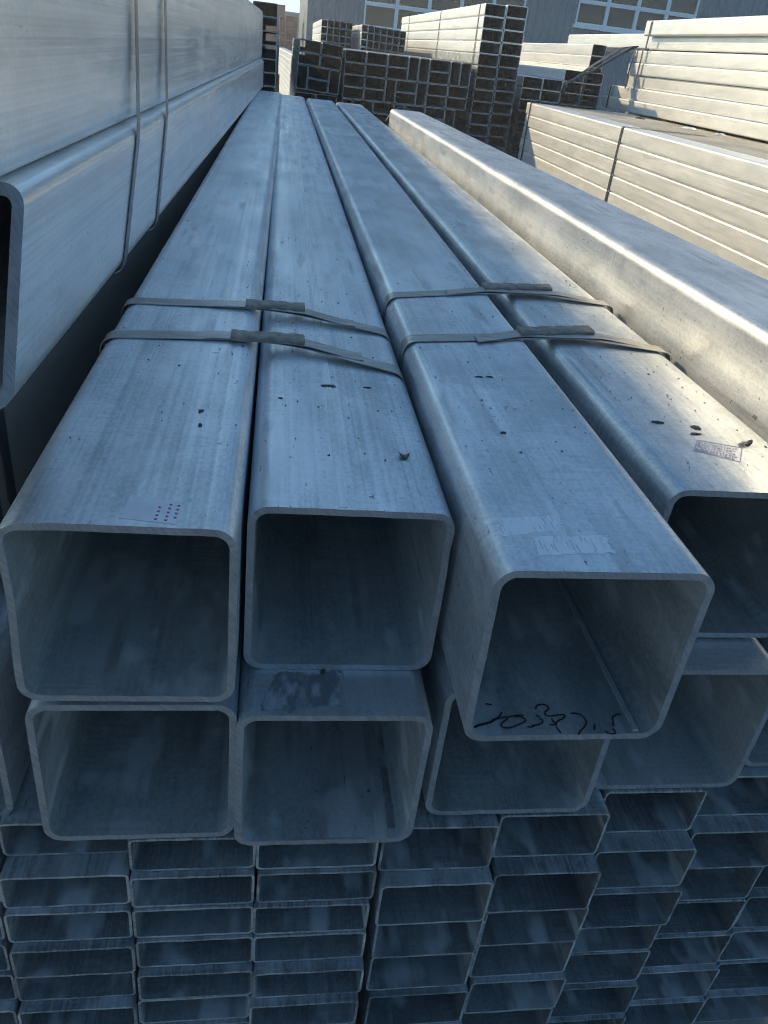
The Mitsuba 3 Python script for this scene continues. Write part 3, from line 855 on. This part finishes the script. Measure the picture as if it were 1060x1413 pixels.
pieces = [(x_left, strips[0][0], GZ, ztop), (strips[0][0], strips[0][1], GZ, strips[0][2]), (strips[0][0], strips[0][1], strips[0][3], ztop), (strips[0][1], strips[1][0], GZ, ztop),
          (strips[1][0], strips[1][1], GZ, strips[1][2]), (strips[1][0], strips[1][1], strips[1][3], ztop), (strips[1][1], x_right, GZ, ztop)]
scene['cladding_2s'] = {'type': 'twosided', 'bsdf': {'type': 'ref', 'id': 'cladding'}}
for pz in pieces:
    put('cladding_panel', cladding(*pz), 'cladding_2s', bd)
put('side_wall', bx(x_left, x_left + 0.1, YW + 0.03, YW + 12, GZ, ztop - 0.01), 'cladding', bd)
put('back_wall', bx(x_left + 0.12, x_right, YW + 11.9, YW + 12, GZ, ztop - 0.01), 'cladding', bd)
put('side_wall', bx(x_right - 0.1, x_right, YW + 0.03, YW + 11.88, GZ, ztop - 0.01), 'cladding', bd)
put('roof', bx(x_left - 0.1, x_right, YW - 0.15, YW + 12.2, ztop, ztop + 0.12), 'grey_paint', bd)
for (xa, xb, za, zb_, nr) in strips:
    put('room_back', bx(xa - 0.2, xb + 0.2, YW + 0.16, YW + 0.2, za - 0.5, zb_ + 0.3), 'room_back', bd)
    nx = 5 if xa < 5 else 4
    pw = (xb - xa) / nx
    rows_z = [za, za + 0.52, za + 1.35, zb_]
    for r_ in range(3):
        for c in range(nx):
            x0, x1, z0, z1 = xa + c * pw, xa + (c + 1) * pw, rows_z[r_], rows_z[r_ + 1]
            fr = 0.045
            ring_ = sbox(x0 + .002, z0 + .002, x1 - .002, z1 - .002).difference(sbox(x0 + fr, z0 + fr, x1 - fr, z1 - fr))
            m = trimesh.creation.extrude_polygon(ring_, 0.08, engine='earcut')
            m.vertices = np.stack([m.vertices[:, 0], YW + 0.05 - m.vertices[:, 2], m.vertices[:, 1]], -1)
            wk = put('window', m, 'white_frame', bd)
            pm = trimesh.Trimesh([(x0 + fr, YW + 0.03, z0 + fr), (x1 - fr, YW + 0.03, z0 + fr), (x1 - fr, YW + 0.03, z1 - fr), (x0 + fr, YW + 0.03, z1 - fr)], [(0, 1, 2), (0, 2, 3)], process=False)
            put('pane', pm, 'window_glass', wk)
    put('sill', bx(xa - 0.05, xb + 0.05, YW - 0.1, YW - 0.032, za - 0.09, za - 0.004), 'white_frame', bd)

# bent wire at the far end of the raised tube
WP = np.array([(0.62, 5.15, 0.405), (0.655, 5.155, 0.462), (0.70, 5.16, 0.492), (0.745, 5.16, 0.488), (0.79, 5.155, 0.462)])
tt = np.linspace(0, 4, 40)
WP = np.stack([np.interp(tt, range(5), WP[:, j]) for j in range(3)], -1)
for _ in range(12):
    WP[1:-1] = (WP[:-2] + 2 * WP[1:-1] + WP[2:]) / 4
k = put('bent_wire', trimesh.creation.sweep_polygon(Polygon([(0.0025 * math.cos(a), 0.0025 * math.sin(a)) for a in np.linspace(0, 2 * math.pi, 7)[:-1]]), WP, engine='earcut'), 'strap_steel', smooth=60)
tag(k, 'thin bent wire sticking up at the far end of the raised tube', 'wire')
for i, (x, y, rx, ry, nm) in enumerate(((3.05, 7.2, 0.05, 0.05, 'nearest the far end'), (3.12, 6.35, 0.06, 0.08, 'in the middle of the three'), (3.14, 5.95, 0.05, 0.05, 'closest to us'))):
    k = put('scrap', flake(x, y, 0.5, rx, ry, 500 + i, 0.012), 'residue' if i else 'dirt', smooth=True)
    tag(k, f'scrap lying on top of the low right pile, {nm}', 'scrap', 'scraps on the low right pile')

# ------------------------------------------------------------------ thin sunlit haze of the yard
scene['air'] = {'type': 'homogeneous', 'albedo': {'type': 'rgb', 'value': [0.95, 0.95, 0.95]}, 'sigma_t': 0.0045, 'phase': {'type': 'hg', 'g': 0.5}}
scene['haze'] = {'type': 'cube', 'to_world': T().translate([0, 30, 3.2]).scale([84, 84, 4.9]), 'bsdf': {'type': 'null'}, 'interior': {'type': 'ref', 'id': 'air'}}
labels['haze'] = {'label': 'thin sunlit haze between the stacks', 'kind': 'stuff'}
scene['camera']['medium'] = {'type': 'ref', 'id': 'air'}
